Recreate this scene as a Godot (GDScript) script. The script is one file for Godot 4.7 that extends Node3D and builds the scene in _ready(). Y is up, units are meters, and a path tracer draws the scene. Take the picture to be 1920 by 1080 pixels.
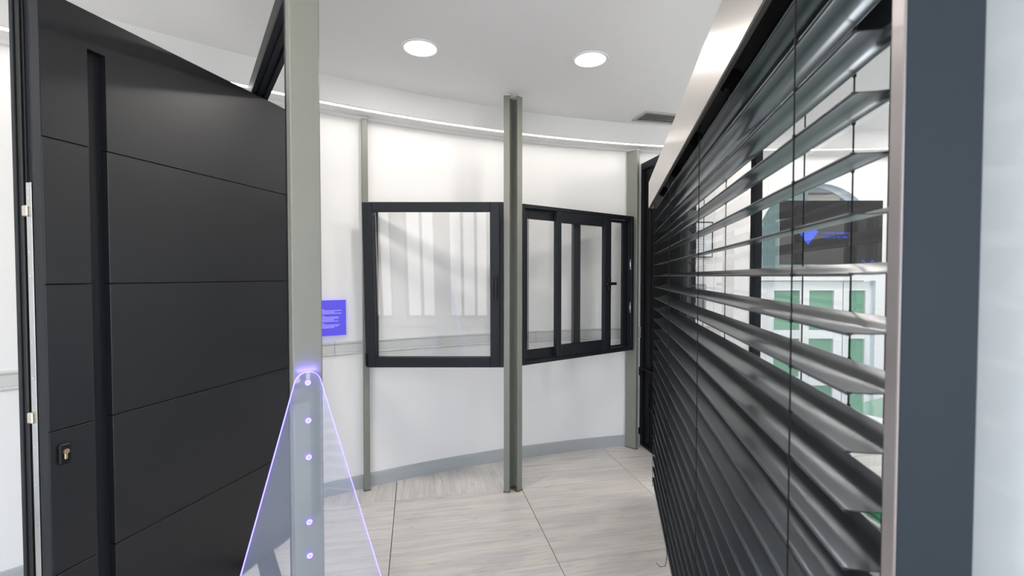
extends Node3D

# ---------------------------------------------------------------- helpers
var M := {}
var used := {}
const CX := 2.495
const CZ := 2.640
const RW := 6.883
const HC := 2.735
const DARK := Color(0.118, 0.130, 0.150)

func mat(key: String, c: Color, rough := 0.6, metal := 0.0, spec := 0.5) -> StandardMaterial3D:
	var m := StandardMaterial3D.new()
	m.resource_name = key
	m.albedo_color = c
	m.roughness = rough
	m.metallic = metal
	m.metallic_specular = spec
	M[key] = m
	return m

func glow(key: String, c: Color, energy: float) -> StandardMaterial3D:
	var m := mat(key, Color(0.9, 0.9, 0.9), 0.5)
	m.emission_enabled = true
	if c.b > c.r + 0.1:
		m.albedo_color = Color(0.25, 0.22, 0.45)
	m.emission = c
	m.emission_energy_multiplier = energy
	return m

func pane(key: String, c: Color, alpha: float, rough := 0.0) -> StandardMaterial3D:
	var m := mat(key, Color(c.r, c.g, c.b, alpha), rough)
	m.transparency = BaseMaterial3D.TRANSPARENCY_ALPHA
	return m

func mb() -> SurfaceTool:
	var st := SurfaceTool.new()
	st.begin(Mesh.PRIMITIVE_TRIANGLES)
	return st

func vert(st: SurfaceTool, p: Vector3, n: Vector3, uv: Vector2) -> void:
	st.set_normal(n)
	st.set_uv(uv)
	st.add_vertex(p)

func tri_n(st: SurfaceTool, p: Array, n: Array, uv: Array) -> void:
	var face: Vector3 = (p[1] - p[0]).cross(p[2] - p[0])
	var hint: Vector3 = n[0] + n[1] + n[2]
	var order := [0, 1, 2] if face.dot(hint) < 0.0 else [0, 2, 1]
	for k in order:
		vert(st, p[k], n[k], uv[k])

func quad(st: SurfaceTool, a: Vector3, b: Vector3, c: Vector3, d: Vector3, n: Vector3) -> void:
	var u := [Vector2(0, 0), Vector2(1, 0), Vector2(1, 1), Vector2(0, 1)]
	tri_n(st, [a, b, c], [n, n, n], [u[0], u[1], u[2]])
	tri_n(st, [a, c, d], [n, n, n], [u[0], u[2], u[3]])

func quad_s(st: SurfaceTool, p: Array, n: Array, uv: Array) -> void:
	tri_n(st, [p[0], p[1], p[2]], [n[0], n[1], n[2]], [uv[0], uv[1], uv[2]])
	tri_n(st, [p[0], p[2], p[3]], [n[0], n[2], n[3]], [uv[0], uv[2], uv[3]])

# box between two corners, with chamfered edges when bev > 0
func bx(st: SurfaceTool, x0: float, x1: float, y0: float, y1: float, z0: float, z1: float, bev := 0.0, t := Transform3D()) -> void:
	var c := Vector3((x0 + x1) / 2, (y0 + y1) / 2, (z0 + z1) / 2)
	var h := Vector3(absf(x1 - x0) / 2, absf(y1 - y0) / 2, absf(z1 - z0) / 2)
	var b: float = minf(bev, minf(h.x, minf(h.y, h.z)) * 0.9)
	for ax in 3:
		var u := (ax + 1) % 3
		var v := (ax + 2) % 3
		for s in [-1.0, 1.0]:
			var pts := []
			for k in [[-1.0, -1.0], [1.0, -1.0], [1.0, 1.0], [-1.0, 1.0]]:
				var p := Vector3.ZERO
				p[ax] = s * h[ax]
				p[u] = k[0] * (h[u] - b)
				p[v] = k[1] * (h[v] - b)
				pts.append(t * (c + p))
			var n := Vector3.ZERO
			n[ax] = s
			quad(st, pts[0], pts[1], pts[2], pts[3], t.basis * n)
	if b <= 0.0:
		return
	for ax in 3:
		var u := (ax + 1) % 3
		var v := (ax + 2) % 3
		for su in [-1.0, 1.0]:
			for sv in [-1.0, 1.0]:
				var pts := []
				for k in [[-1.0, 0], [1.0, 0], [1.0, 1], [-1.0, 1]]:
					var p := Vector3.ZERO
					p[ax] = k[0] * (h[ax] - b)
					p[u] = su * (h[u] - (b if k[1] == 1 else 0.0))
					p[v] = sv * (h[v] - (0.0 if k[1] == 1 else b))
					pts.append(t * (c + p))
				var n := Vector3.ZERO
				n[u] = su
				n[v] = sv
				quad(st, pts[0], pts[1], pts[2], pts[3], t.basis * n.normalized())
	for sx in [-1.0, 1.0]:
		for sy in [-1.0, 1.0]:
			for sz in [-1.0, 1.0]:
				var s := Vector3(sx, sy, sz)
				var a := t * (c + s * (h - Vector3(0, b, b)))
				var d := t * (c + s * (h - Vector3(b, 0, b)))
				var e := t * (c + s * (h - Vector3(b, b, 0)))
				var n := t.basis * s.normalized()
				tri_n(st, [a, d, e], [n, n, n], [Vector2.ZERO, Vector2.ZERO, Vector2.ZERO])

# closed 2D outline (x, y) extruded along z
func prism(st: SurfaceTool, poly: PackedVector2Array, z0: float, z1: float, t := Transform3D(), caps := true, smooth := false) -> void:
	var area := 0.0
	for i in poly.size():
		area += poly[i].cross(poly[(i + 1) % poly.size()])
	var sgn := 1.0 if area > 0 else -1.0
	var ns := []
	for i in poly.size():
		var d := (poly[(i + 1) % poly.size()] - poly[i]).normalized()
		ns.append(Vector2(d.y, -d.x) * sgn)
	var run := 0.0
	for i in poly.size():
		var j := (i + 1) % poly.size()
		var na: Vector2 = ns[i]
		var nb: Vector2 = ns[i]
		if smooth:
			var prev: Vector2 = ns[(i - 1 + poly.size()) % poly.size()]
			var next: Vector2 = ns[j]
			if prev.dot(na) > 0.6:
				na = (prev + ns[i]).normalized()
			if next.dot(nb) > 0.6:
				nb = (next + ns[i]).normalized()
		var l := poly[i].distance_to(poly[j])
		var n3a := t.basis * Vector3(na.x, na.y, 0)
		var n3b := t.basis * Vector3(nb.x, nb.y, 0)
		quad_s(st, [t * Vector3(poly[i].x, poly[i].y, z0), t * Vector3(poly[j].x, poly[j].y, z0), t * Vector3(poly[j].x, poly[j].y, z1), t * Vector3(poly[i].x, poly[i].y, z1)], [n3a, n3b, n3b, n3a], [Vector2(z0, run), Vector2(z0, run + l), Vector2(z1, run + l), Vector2(z1, run)])
		run += l
	if caps:
		var idx := Geometry2D.triangulate_polygon(poly)
		for k in range(0, idx.size(), 3):
			for zz in [z0, z1]:
				var n := t.basis * Vector3(0, 0, 1.0 if zz == maxf(z0, z1) else -1.0)
				var p := []
				var uv := []
				for q in 3:
					var w: Vector2 = poly[idx[k + q]]
					p.append(t * Vector3(w.x, w.y, zz))
					uv.append(w)
				tri_n(st, p, [n, n, n], uv)

func cyl(st: SurfaceTool, c: Vector3, axis: Vector3, r0: float, r1: float, h: float, seg := 20, caps := true) -> void:
	var y := axis.normalized()
	var x := y.cross(Vector3(0.31, 0.73, 0.61)).normalized()
	var z := x.cross(y)
	for i in seg:
		var a := TAU * i / seg
		var b := TAU * (i + 1) / seg
		var da := x * cos(a) + z * sin(a)
		var db := x * cos(b) + z * sin(b)
		var lo := c - y * h / 2
		var hi := c + y * h / 2
		quad_s(st, [lo + da * r0, lo + db * r0, hi + db * r1, hi + da * r1], [da, db, db, da], [Vector2(0, 0), Vector2(1, 0), Vector2(1, 1), Vector2(0, 1)])
		if caps:
			var o := Vector2.ZERO
			tri_n(st, [lo, lo + da * r0, lo + db * r0], [-y, -y, -y], [o, o, o])
			tri_n(st, [hi, hi + da * r1, hi + db * r1], [y, y, y], [o, o, o])

func tube(st: SurfaceTool, pts: Array, r: float, seg := 6) -> void:
	for i in pts.size() - 1:
		cyl(st, (pts[i] + pts[i + 1]) / 2, pts[i + 1] - pts[i], r, r, pts[i].distance_to(pts[i + 1]) + r * 0.5, seg)

func ring(a: float, r: float, y: float) -> Vector3:
	return Vector3(CX + r * sin(a), y, CZ - r * cos(a))

# a closed or open outline of (radius, height) swept round the axis of the room
func sweep(st: SurfaceTool, prof: Array, a0: float, a1: float, n: int, closed := true, caps := true) -> void:
	var area := 0.0
	for i in prof.size():
		area += prof[i].cross(prof[(i + 1) % prof.size()])
	var sgn := 1.0 if area > 0 else -1.0
	for i in prof.size() - (0 if closed else 1):
		var p: Vector2 = prof[i]
		var q: Vector2 = prof[(i + 1) % prof.size()]
		var d := (q - p).normalized()
		var nn := Vector2(d.y, -d.x) * sgn
		for k in n:
			var a := lerpf(a0, a1, float(k) / n)
			var b := lerpf(a0, a1, float(k + 1) / n)
			var na := Vector3(sin(a) * nn.x, nn.y, -cos(a) * nn.x)
			var nb := Vector3(sin(b) * nn.x, nn.y, -cos(b) * nn.x)
			quad_s(st, [ring(a, p.x, p.y), ring(b, p.x, p.y), ring(b, q.x, q.y), ring(a, q.x, q.y)], [na, nb, nb, na], [Vector2(a * RW, p.y), Vector2(b * RW, p.y), Vector2(b * RW, q.y), Vector2(a * RW, q.y)])
	if closed and caps:
		var poly := PackedVector2Array(prof)
		var idx := Geometry2D.triangulate_polygon(poly)
		for e in [[a0, -1.0], [a1, 1.0]]:
			var n3: Vector3 = Vector3(cos(e[0]), 0, sin(e[0])) * e[1]
			for k in range(0, idx.size(), 3):
				var p := []
				for q in 3:
					p.append(ring(e[0], poly[idx[k + q]].x, poly[idx[k + q]].y))
				tri_n(st, p, [n3, n3, n3], [Vector2.ZERO, Vector2.ZERO, Vector2.ZERO])

func numbered(called: String) -> String:
	if not used.has(called):
		used[called] = 0
		return called
	used[called] += 1
	return "%s_%03d" % [called, used[called]]

func obj(called: String, st: SurfaceTool, m: Material, parent: Node = null) -> MeshInstance3D:
	var o := MeshInstance3D.new()
	o.mesh = st.commit()
	o.material_override = m
	if parent == null:
		o.name = numbered(called)
		add_child(o)
	else:
		o.name = called
		parent.add_child(o, true)
	return o

func part(called: String, mesh: Mesh, m: Material, parent: Node, at := Vector3.ZERO, rot := Vector3.ZERO) -> MeshInstance3D:
	var o := MeshInstance3D.new()
	o.mesh = mesh
	o.material_override = m
	o.name = called
	parent.add_child(o, true)
	o.position = at
	o.rotation = rot
	return o

func tag(o: Node, label := "", category := "", group := "", kind := "") -> void:
	if label:
		o.set_meta("label", label)
	if category:
		o.set_meta("category", category)
	if group:
		o.set_meta("group", group)
	if kind:
		o.set_meta("kind", kind)

func thing(called: String, label: String, category: String, at := Vector3.ZERO, turn := 0.0, group := "") -> Node3D:
	var o := Node3D.new()
	o.name = numbered(called)
	add_child(o)
	o.position = at
	o.rotation.y = turn
	tag(o, label, category, group)
	return o

func struct(called: String, st: SurfaceTool, m: Material, label := "", category := "") -> MeshInstance3D:
	var o := obj(called, st, m)
	tag(o, label, category, "", "structure")
	return o

# four members of a rectangular frame, all in one part
func frame4(st: SurfaceTool, x0: float, x1: float, y0: float, y1: float, l: float, r: float, t: float, b: float, z0: float, z1: float, bev := 0.0015) -> void:
	bx(st, x0, x0 + l, y0, y1, z0, z1, bev)
	bx(st, x1 - r, x1, y0, y1, z0, z1, bev)
	bx(st, x0 + l, x1 - r, y1 - t, y1, z0, z1, bev)
	bx(st, x0 + l, x1 - r, y0, y0 + b, z0, z1, bev)

func area_light(called: String, at: Vector3, size: Vector2, energy: float, c: Color, look: Vector3, up := Vector3(0, 0, -1)) -> void:
	var l := AreaLight3D.new()
	l.name = called
	l.area_size = size
	l.light_energy = energy
	l.light_color = c
	l.area_range = 20.0
	l.shadow_enabled = true
	add_child(l, true)
	l.look_at_from_position(at, at + look, up)

# ---------------------------------------------------------------- textures
func noise_tex(freq: float, kind: int, w: int, h: int, lo: Color, hi: Color, sd: int, normal := false) -> NoiseTexture2D:
	var n := FastNoiseLite.new()
	n.noise_type = kind
	n.frequency = freq
	n.seed = sd
	n.fractal_octaves = 4
	var t := NoiseTexture2D.new()
	t.width = w
	t.height = h
	t.seamless = true
	t.noise = n
	if normal:
		t.as_normal_map = true
		t.bump_strength = 2.0
	else:
		var g := Gradient.new()
		g.set_color(0, lo)
		g.set_color(1, hi)
		t.color_ramp = g
	return t

# pale marble whose grain runs along u
func marble_image(sd: int) -> ImageTexture:
	var w := 1024
	var h := 1024
	var im := Image.create(w, h, false, Image.FORMAT_RGB8)
	var a := FastNoiseLite.new()
	a.seed = sd
	a.frequency = 0.01
	a.fractal_octaves = 4
	var b := FastNoiseLite.new()
	b.seed = sd + 7
	b.frequency = 0.008
	b.fractal_octaves = 3
	var base := Color(0.872, 0.846, 0.822)
	var grey := Color(0.775, 0.762, 0.752)
	var cream := Color(0.895, 0.866, 0.815)
	var vein := Color(0.560, 0.555, 0.530)
	for y in h:
		for x in w:
			var wob := 10.0 * b.get_noise_2d(x * 0.30, y * 0.30)
			var s := a.get_noise_2d(x * 0.07, (y + wob) * 1.6)
			var f := a.get_noise_2d(x * 0.22 + 900.0, (y + wob) * 9.0)
			var patch := b.get_noise_2d(x * 0.4 + 300.0, y * 1.3)
			var c := base.lerp(grey, clampf(0.25 + s * 1.1, 0.0, 0.6))
			c = c.lerp(cream, clampf(patch * 1.5, 0.0, 0.6))
			c = c.lerp(grey.darkened(0.06), clampf(f * 1.1, 0.0, 0.5))
			var v := 1.0 - absf(a.get_noise_2d(x * 0.035 + 50.0, (y + wob * 0.8) * 0.9 + 400.0)) * 70.0
			if v > 0.0:
				var gate := clampf(b.get_noise_2d(x * 0.6 + 77.0, y * 0.9 + 12.0) * 4.0 + 0.1, 0.0, 1.0)
				c = c.lerp(vein, v * 0.6 * gate)
			im.set_pixel(x, y, c)
	return ImageTexture.create_from_image(im)

func materials() -> void:
	mat("wall_white", Color(0.918, 0.914, 0.908), 0.72, 0.0, 0.4)
	M.wall_white.normal_enabled = true
	M.wall_white.normal_texture = noise_tex(0.06, FastNoiseLite.TYPE_SIMPLEX, 512, 512, Color.BLACK, Color.WHITE, 3, true)
	M.wall_white.normal_scale = 0.10
	M.wall_white.uv1_triplanar = true
	M.wall_white.uv1_world_triplanar = true
	M.wall_white.uv1_scale = Vector3(3, 3, 3)
	mat("pier_daylit_white", Color(0.935, 0.965, 0.982), 0.6)  # wall white made paler and bluer; cool daylight is put into the colour
	mat("ceiling_white", Color(0.950, 0.948, 0.946), 0.85, 0.0, 0.3)
	mat("trim_grey", Color(0.795, 0.795, 0.785), 0.45)
	mat("skirting_grey", Color(0.665, 0.680, 0.685), 0.42)
	mat("soffit_white", Color(0.90, 0.90, 0.90), 0.7)
	mat("grout", Color(0.42, 0.36, 0.29), 0.9)
	var tx := [marble_image(11), marble_image(58)]
	for k in 6:
		var m := mat("marble%d" % k, Color(1, 1, 1).darkened(0.015 * (k % 3)), 0.30, 0.0, 0.5)
		m.albedo_texture = tx[k % 2]
		m.uv1_scale = Vector3(0.66, 0.66, 1)
		m.uv1_offset = Vector3(0.06 * k, 0.33 - 0.06 * k, 0)
	mat("charcoal", DARK, 0.42, 0.0, 0.33)
	M.charcoal.normal_enabled = true
	M.charcoal.normal_texture = noise_tex(0.35, FastNoiseLite.TYPE_SIMPLEX, 256, 256, Color.BLACK, Color.WHITE, 5, true)
	M.charcoal.normal_scale = 0.12
	M.charcoal.uv1_triplanar = true
	M.charcoal.uv1_scale = Vector3(6, 6, 6)
	mat("leaf_grey", Color(0.092, 0.099, 0.114), 0.40, 0.0, 0.50)
	M.leaf_grey.normal_enabled = true
	M.leaf_grey.normal_texture = M.charcoal.normal_texture
	M.leaf_grey.normal_scale = 0.18
	M.leaf_grey.uv1_triplanar = true
	M.leaf_grey.uv1_scale = Vector3(8, 8, 8)
	mat("black_rubber", Color(0.05, 0.05, 0.055), 0.5)
	mat("black_paint", Color(0.075, 0.077, 0.085), 0.35, 0.0, 0.35)
	mat("slat_paint", Color(0.345, 0.365, 0.385), 0.30, 0.86, 0.5)
	mat("rail_paint", Color(0.130, 0.165, 0.198), 0.50, 0.0, 0.33)
	mat("anodised", Color(0.60, 0.575, 0.575), 0.28, 0.6)
	mat("cord", Color(0.03, 0.03, 0.035), 0.8)
	mat("steel", Color(0.78, 0.79, 0.79), 0.28, 1.0)
	mat("brass", Color(0.78, 0.70, 0.56), 0.3, 1.0)
	mat("bolt_steel", Color(0.80, 0.77, 0.71), 0.35, 0.8)
	mat("brushed", Color(0.80, 0.785, 0.77), 0.33, 1.0)
	M.brushed.anisotropy_enabled = true
	M.brushed.anisotropy = 0.75
	mat("post_grey", Color(0.500, 0.505, 0.475), 0.36, 0.0, 0.45)
	mat("base_bead", Color(0.40, 0.35, 0.27), 0.7)
	pane("glass", Color(0.90, 0.95, 0.95), 0.02)
	pane("green_glass", Color(0.48, 0.68, 0.58), 0.85)
	pane("acrylic", Color(0.76, 0.81, 0.93), 0.085, 0.02)
	glow("violet_edge_light", Color(0.44, 0.39, 1.0), 5.5)
	glow("violet_sign_light", Color(0.33, 0.29, 0.95), 0.72)
	glow("violet_halo_light", Color(0.50, 0.42, 1.0), 1.2)
	glow("sign_text_light", Color(0.86, 0.84, 1.0), 1.0)
	glow("led_light", Color(1.0, 0.985, 0.97), 5.0)
	glow("downlight_glow", Color(1.0, 0.99, 0.975), 5.0)
	mat("white_plastic", Color(0.92, 0.92, 0.92), 0.45)
	mat("vent_grey", Color(0.72, 0.71, 0.70), 0.5)
	mat("vent_dark", Color(0.10, 0.10, 0.10), 0.8)
	mat("white_joinery", Color(0.90, 0.92, 0.925), 0.45)
	mat("facade_tan", Color(0.42, 0.40, 0.37), 0.8)
	mat("facade_dark", Color(0.16, 0.18, 0.19), 0.6)
	mat("facade_green", Color(0.20, 0.26, 0.23), 0.8)
	mat("pavement", Color(0.62, 0.61, 0.60), 0.9)
	mat("sign_blue", Color(0.17, 0.32, 0.86), 0.5)
	mat("smoked_board", Color(0.16, 0.16, 0.165), 0.12)
	mat("paper", Color(0.90, 0.92, 0.93), 0.8)
	mat("print_grey", Color(0.62, 0.66, 0.70), 0.8)
	mat("bright_green", Color(0.02, 0.78, 0.46), 0.3)
	mat("chrome", Color(0.85, 0.85, 0.86), 0.12, 1.0)

# ---------------------------------------------------------------- scene
func _ready() -> void:
	# camera, sky, exposure
	var cam := Camera3D.new()
	cam.name = "camera"
	add_child(cam)
	cam.position = Vector3(0, 1.5, 0)
	cam.rotation.x = -atan(22.0 / 870.0)
	cam.fov = rad_to_deg(2.0 * atan(540.0 / 870.0))
	cam.near = 0.05
	cam.far = 200.0
	var lens := CameraAttributesPhysical.new()
	lens.frustum_focal_length = 19.33
	lens.frustum_focus_distance = 3.2
	lens.exposure_aperture = 6.3
	lens.frustum_near = 0.05
	lens.frustum_far = 200.0
	cam.attributes = lens
	cam.current = true
	var we := WorldEnvironment.new()
	we.name = "world"
	var env := Environment.new()
	env.background_mode = Environment.BG_SKY
	var sky := Sky.new()
	var sm := ProceduralSkyMaterial.new()
	sm.sky_top_color = Color(0.80, 0.87, 0.96)
	sm.sky_horizon_color = Color(0.94, 0.97, 1.0)
	sm.ground_horizon_color = Color(0.86, 0.88, 0.90)
	sm.ground_bottom_color = Color(0.86, 0.86, 0.85)
	sm.sky_energy_multiplier = 1.0
	sm.energy_multiplier = 7.0
	sky.sky_material = sm
	env.sky = sky
	env.tonemap_mode = Environment.TONE_MAPPER_LINEAR
	env.tonemap_exposure = 1.0
	env.sdfgi_enabled = true
	env.ssao_enabled = true
	env.ssil_enabled = true
	we.environment = env
	add_child(we)
	materials()
	room()
	ceiling_fittings()
	entrance_door()
	column_and_acrylic()
	wall_sign()
	posts()
	tilt_window()
	sliding_window()
	black_door()
	blind()
	display_window()
	beyond()

func room() -> void:
	# floor: bed plus marble slabs
	var st := mb()
	bx(st, -5.2, 6.2, -0.12, -0.022, -4.6, 2.05)
	var fl := struct("floor", st, M.grout, "pale veined marble slab floor", "floor")
	var slab := mb()
	var hs := 0.4310
	bx(slab, -hs, hs, -0.022, 0.0, -hs, hs, 0.0012)
	var mesh := slab.commit()
	var rng := RandomNumberGenerator.new()
	rng.seed = 5
	var yaw := atan2(0.203, 0.979)
	var P0 := Vector3(0.243, 0, -2.396)
	var dv := Vector3(cos(yaw), 0, -sin(yaw))
	var du := Vector3(-sin(yaw), 0, -cos(yaw))
	for i in range(-7, 8):
		for j in range(-8, 6):
			var c := P0 + dv * (0.866 * (i + 0.5)) + du * (0.866 * (j + 0.5))
			var rr := Vector2(c.x - CX, c.z - CZ).length()
			if rr > 7.25 or c.x > 5.7 or c.z > 1.75:
				continue
			var turned := i < 0 and j >= 1
			var k := rng.randi() % 6
			var o := part("slab", mesh, M["marble%d" % k], fl, c, Vector3(0, yaw + (0.0 if turned else PI / 2) + (PI if rng.randf() < 0.5 else 0.0), 0))
			o.position.y = 0.0
	# ceiling, with round holes left to the fittings set under it
	st = mb()
	bx(st, -5.2, 6.2, HC, HC + 0.15, -4.7, 2.05)
	struct("ceiling", st, M.ceiling_white, "white plaster ceiling", "ceiling")
	# curved wall
	var aL := deg_to_rad(-83.5)
	var aR := asin((1.90 - CX) / RW)
	st = mb()
	sweep(st, [Vector2(RW, -0.02), Vector2(RW + 0.2, -0.02), Vector2(RW + 0.2, HC), Vector2(RW, HC)], aL, aR, 90)
	struct("wall_left", st, M.wall_white, "curved white plaster wall", "wall")
	var aR2 := asin((3.50 - CX) / RW)
	var aE := deg_to_rad(30.0)
	var g0 := deg_to_rad(10.5)
	var g1 := deg_to_rad(26.0)
	st = mb()
	for q in [[aR2, g0, -0.02, HC], [g1, aE, -0.02, HC], [g0, g1, -0.02, 0.10], [g0, g1, 2.52, HC]]:
		sweep(st, [Vector2(RW, q[2]), Vector2(RW + 0.2, q[2]), Vector2(RW + 0.2, q[3]), Vector2(RW, q[3])], q[0], q[1], 12)
	struct("wall_far_right", st, M.wall_white, "curved white wall with added tall glazing right of the arched doorway", "wall")
	st = mb()
	for k in 5:
		var a := lerpf(g0 + 0.004, g1 - 0.004, k / 4.0)
		sweep(st, [Vector2(RW + 0.06, 0.10), Vector2(RW + 0.12, 0.10), Vector2(RW + 0.12, 2.52), Vector2(RW + 0.06, 2.52)], a - 0.004, a + 0.004, 1)
	var gl := struct("window_9", st, M.white_joinery, "added tall white framed glazing right of the arched doorway, for extra daylight", "window")  # added, unseen glazing that brings daylight to the blind and far side
	for k in 4:
		st = mb()
		var a := lerpf(g0 + 0.004, g1 - 0.004, k / 4.0)
		var b := lerpf(g0 + 0.004, g1 - 0.004, (k + 1) / 4.0)
		quad(st, ring(a, RW + 0.09, 0.10), ring(b, RW + 0.09, 0.10), ring(b, RW + 0.09, 2.52), ring(a, RW + 0.09, 2.52), -ring((a + b) / 2, 1.0, 0.0) + Vector3(CX, 0, CZ))
		obj("pane", st, M.glass, gl)
	# skirting
	st = mb()
	sweep(st, [Vector2(RW + 0.004, 0.0), Vector2(RW - 0.015, 0.0), Vector2(RW - 0.015, 0.080), Vector2(RW - 0.011, 0.083), Vector2(RW - 0.011, 0.089), Vector2(RW - 0.006, 0.096), Vector2(RW + 0.004, 0.096)], aL, aR, 90)
	struct("baseboard_left", st, M.skirting_grey, "grey skirting board along the curved wall", "skirting")
	# chair rail in sections
	var rail := mb()
	var prof := [Vector2(RW + 0.004, 0.956), Vector2(RW - 0.008, 0.956), Vector2(RW - 0.014, 0.962), Vector2(RW - 0.014, 0.968), Vector2(RW - 0.008, 0.974), Vector2(RW - 0.010, 0.978), Vector2(RW - 0.010, 1.028), Vector2(RW - 0.008, 1.032), Vector2(RW - 0.016, 1.037), Vector2(RW - 0.018, 1.044), Vector2(RW - 0.012, 1.050), Vector2(RW + 0.004, 1.050)]
	sweep(rail, prof, aL, deg_to_rad(-60.0), 24)
	var tr := struct("trim_1", rail, M.trim_grey, "grey moulded dado rail along the curved wall", "rail")
	var cuts := [-59.98, -45.55, -32.6, -19.5, rad_to_deg(aR)]
	for k in 4:
		st = mb()
		sweep(st, prof, deg_to_rad(cuts[k]), deg_to_rad(cuts[k + 1] - 0.025), 14)
		obj("rail_section", st, M.trim_grey, tr)
	# dropped soffit round the wall with a fascia towards the room
	st = mb()
	sweep(st, [Vector2(RW + 0.01, 2.600), Vector2(6.728, 2.600), Vector2(6.728, 2.612), Vector2(6.690, 2.612), Vector2(6.690, 2.600), Vector2(6.668, 2.598), Vector2(6.600, HC + 0.005), Vector2(RW + 0.01, HC + 0.005)], aL, aE, 110)
	struct("trim_2", st, M.soffit_white, "dropped white soffit with sloping fascia above the curved wall", "soffit")
	st = mb()
	sweep(st, [Vector2(RW + 0.005, 2.585), Vector2(6.852, 2.585), Vector2(6.840, 2.5955), Vector2(6.840, 2.601), Vector2(RW + 0.005, 2.601)], aL, aE, 110)
	struct("trim_3", st, M.soffit_white, "thin white cornice under the soffit", "cornice")
	# straight far wall with the arched opening
	var ac := Vector2(2.765, 1.80)
	var ar := 0.61
	var poly := PackedVector2Array([Vector2(1.89, -0.02), Vector2(ac.x - ar, -0.02)])
	for k in 25:
		var a := PI - PI * k / 24.0
		poly.append(ac + Vector2(cos(a), sin(a)) * ar)
	poly.append_array(PackedVector2Array([Vector2(ac.x + ar, -0.02), Vector2(3.52, -0.02), Vector2(3.52, HC), Vector2(1.89, HC)]))
	st = mb()
	prism(st, poly, -4.43, -4.222)
	struct("wall_far", st, M.wall_white, "white wall with an arched doorway", "wall")
	# right wall, and back wall with tall windows
	st = mb()
	bx(st, 5.75, 5.95, -0.02, HC, -3.6, 2.0)
	struct("wall_right", st, M.wall_white, "plain white side wall", "wall")
	st = mb()
	var wins := [[-3.6, -2.1], [-1.9, -0.4], [-0.2, 1.3], [1.5, 3.0], [3.2, 4.7], [4.9, 5.6]]
	var edge := -4.6
	for w in wins:
		bx(st, edge, w[0], -0.02, HC, 1.8, 2.0)
		bx(st, w[0], w[1], 2.58, HC, 1.8, 2.0)
		bx(st, w[0], w[1], -0.02, 0.10, 1.8, 2.0)
		edge = w[1]
	bx(st, edge, 5.95, -0.02, HC, 1.8, 2.0)
	struct("wall_back", st, M.wall_white, "white wall with tall windows behind the viewpoint", "wall")
	var n := 1
	for w in wins:
		st = mb()
		frame4(st, w[0], w[1], 0.10, 2.58, 0.05, 0.05, 0.05, 0.05, 1.86, 1.92)
		for q in [0.2, 0.36, 0.52, 0.68, 0.84]:
			bx(st, lerpf(w[0], w[1], q) - 0.022, lerpf(w[0], w[1], q) + 0.022, 0.15, 2.53, 1.86, 1.92)
		var o := struct("window_%d" % n, st, M.charcoal, "tall window in the back wall", "window")
		st = mb()
		bx(st, w[0] + 0.04, w[1] - 0.04, 0.14, 2.54, 1.886, 1.892)
		obj("pane", st, M.glass, o)
		n += 1
	# white pier close to the right edge of the picture
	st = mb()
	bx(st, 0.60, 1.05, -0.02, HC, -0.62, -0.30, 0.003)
	struct("wall_pier", st, M.pier_daylit_white, "white wall pier beside the blind's guide rail", "pier")

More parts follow.
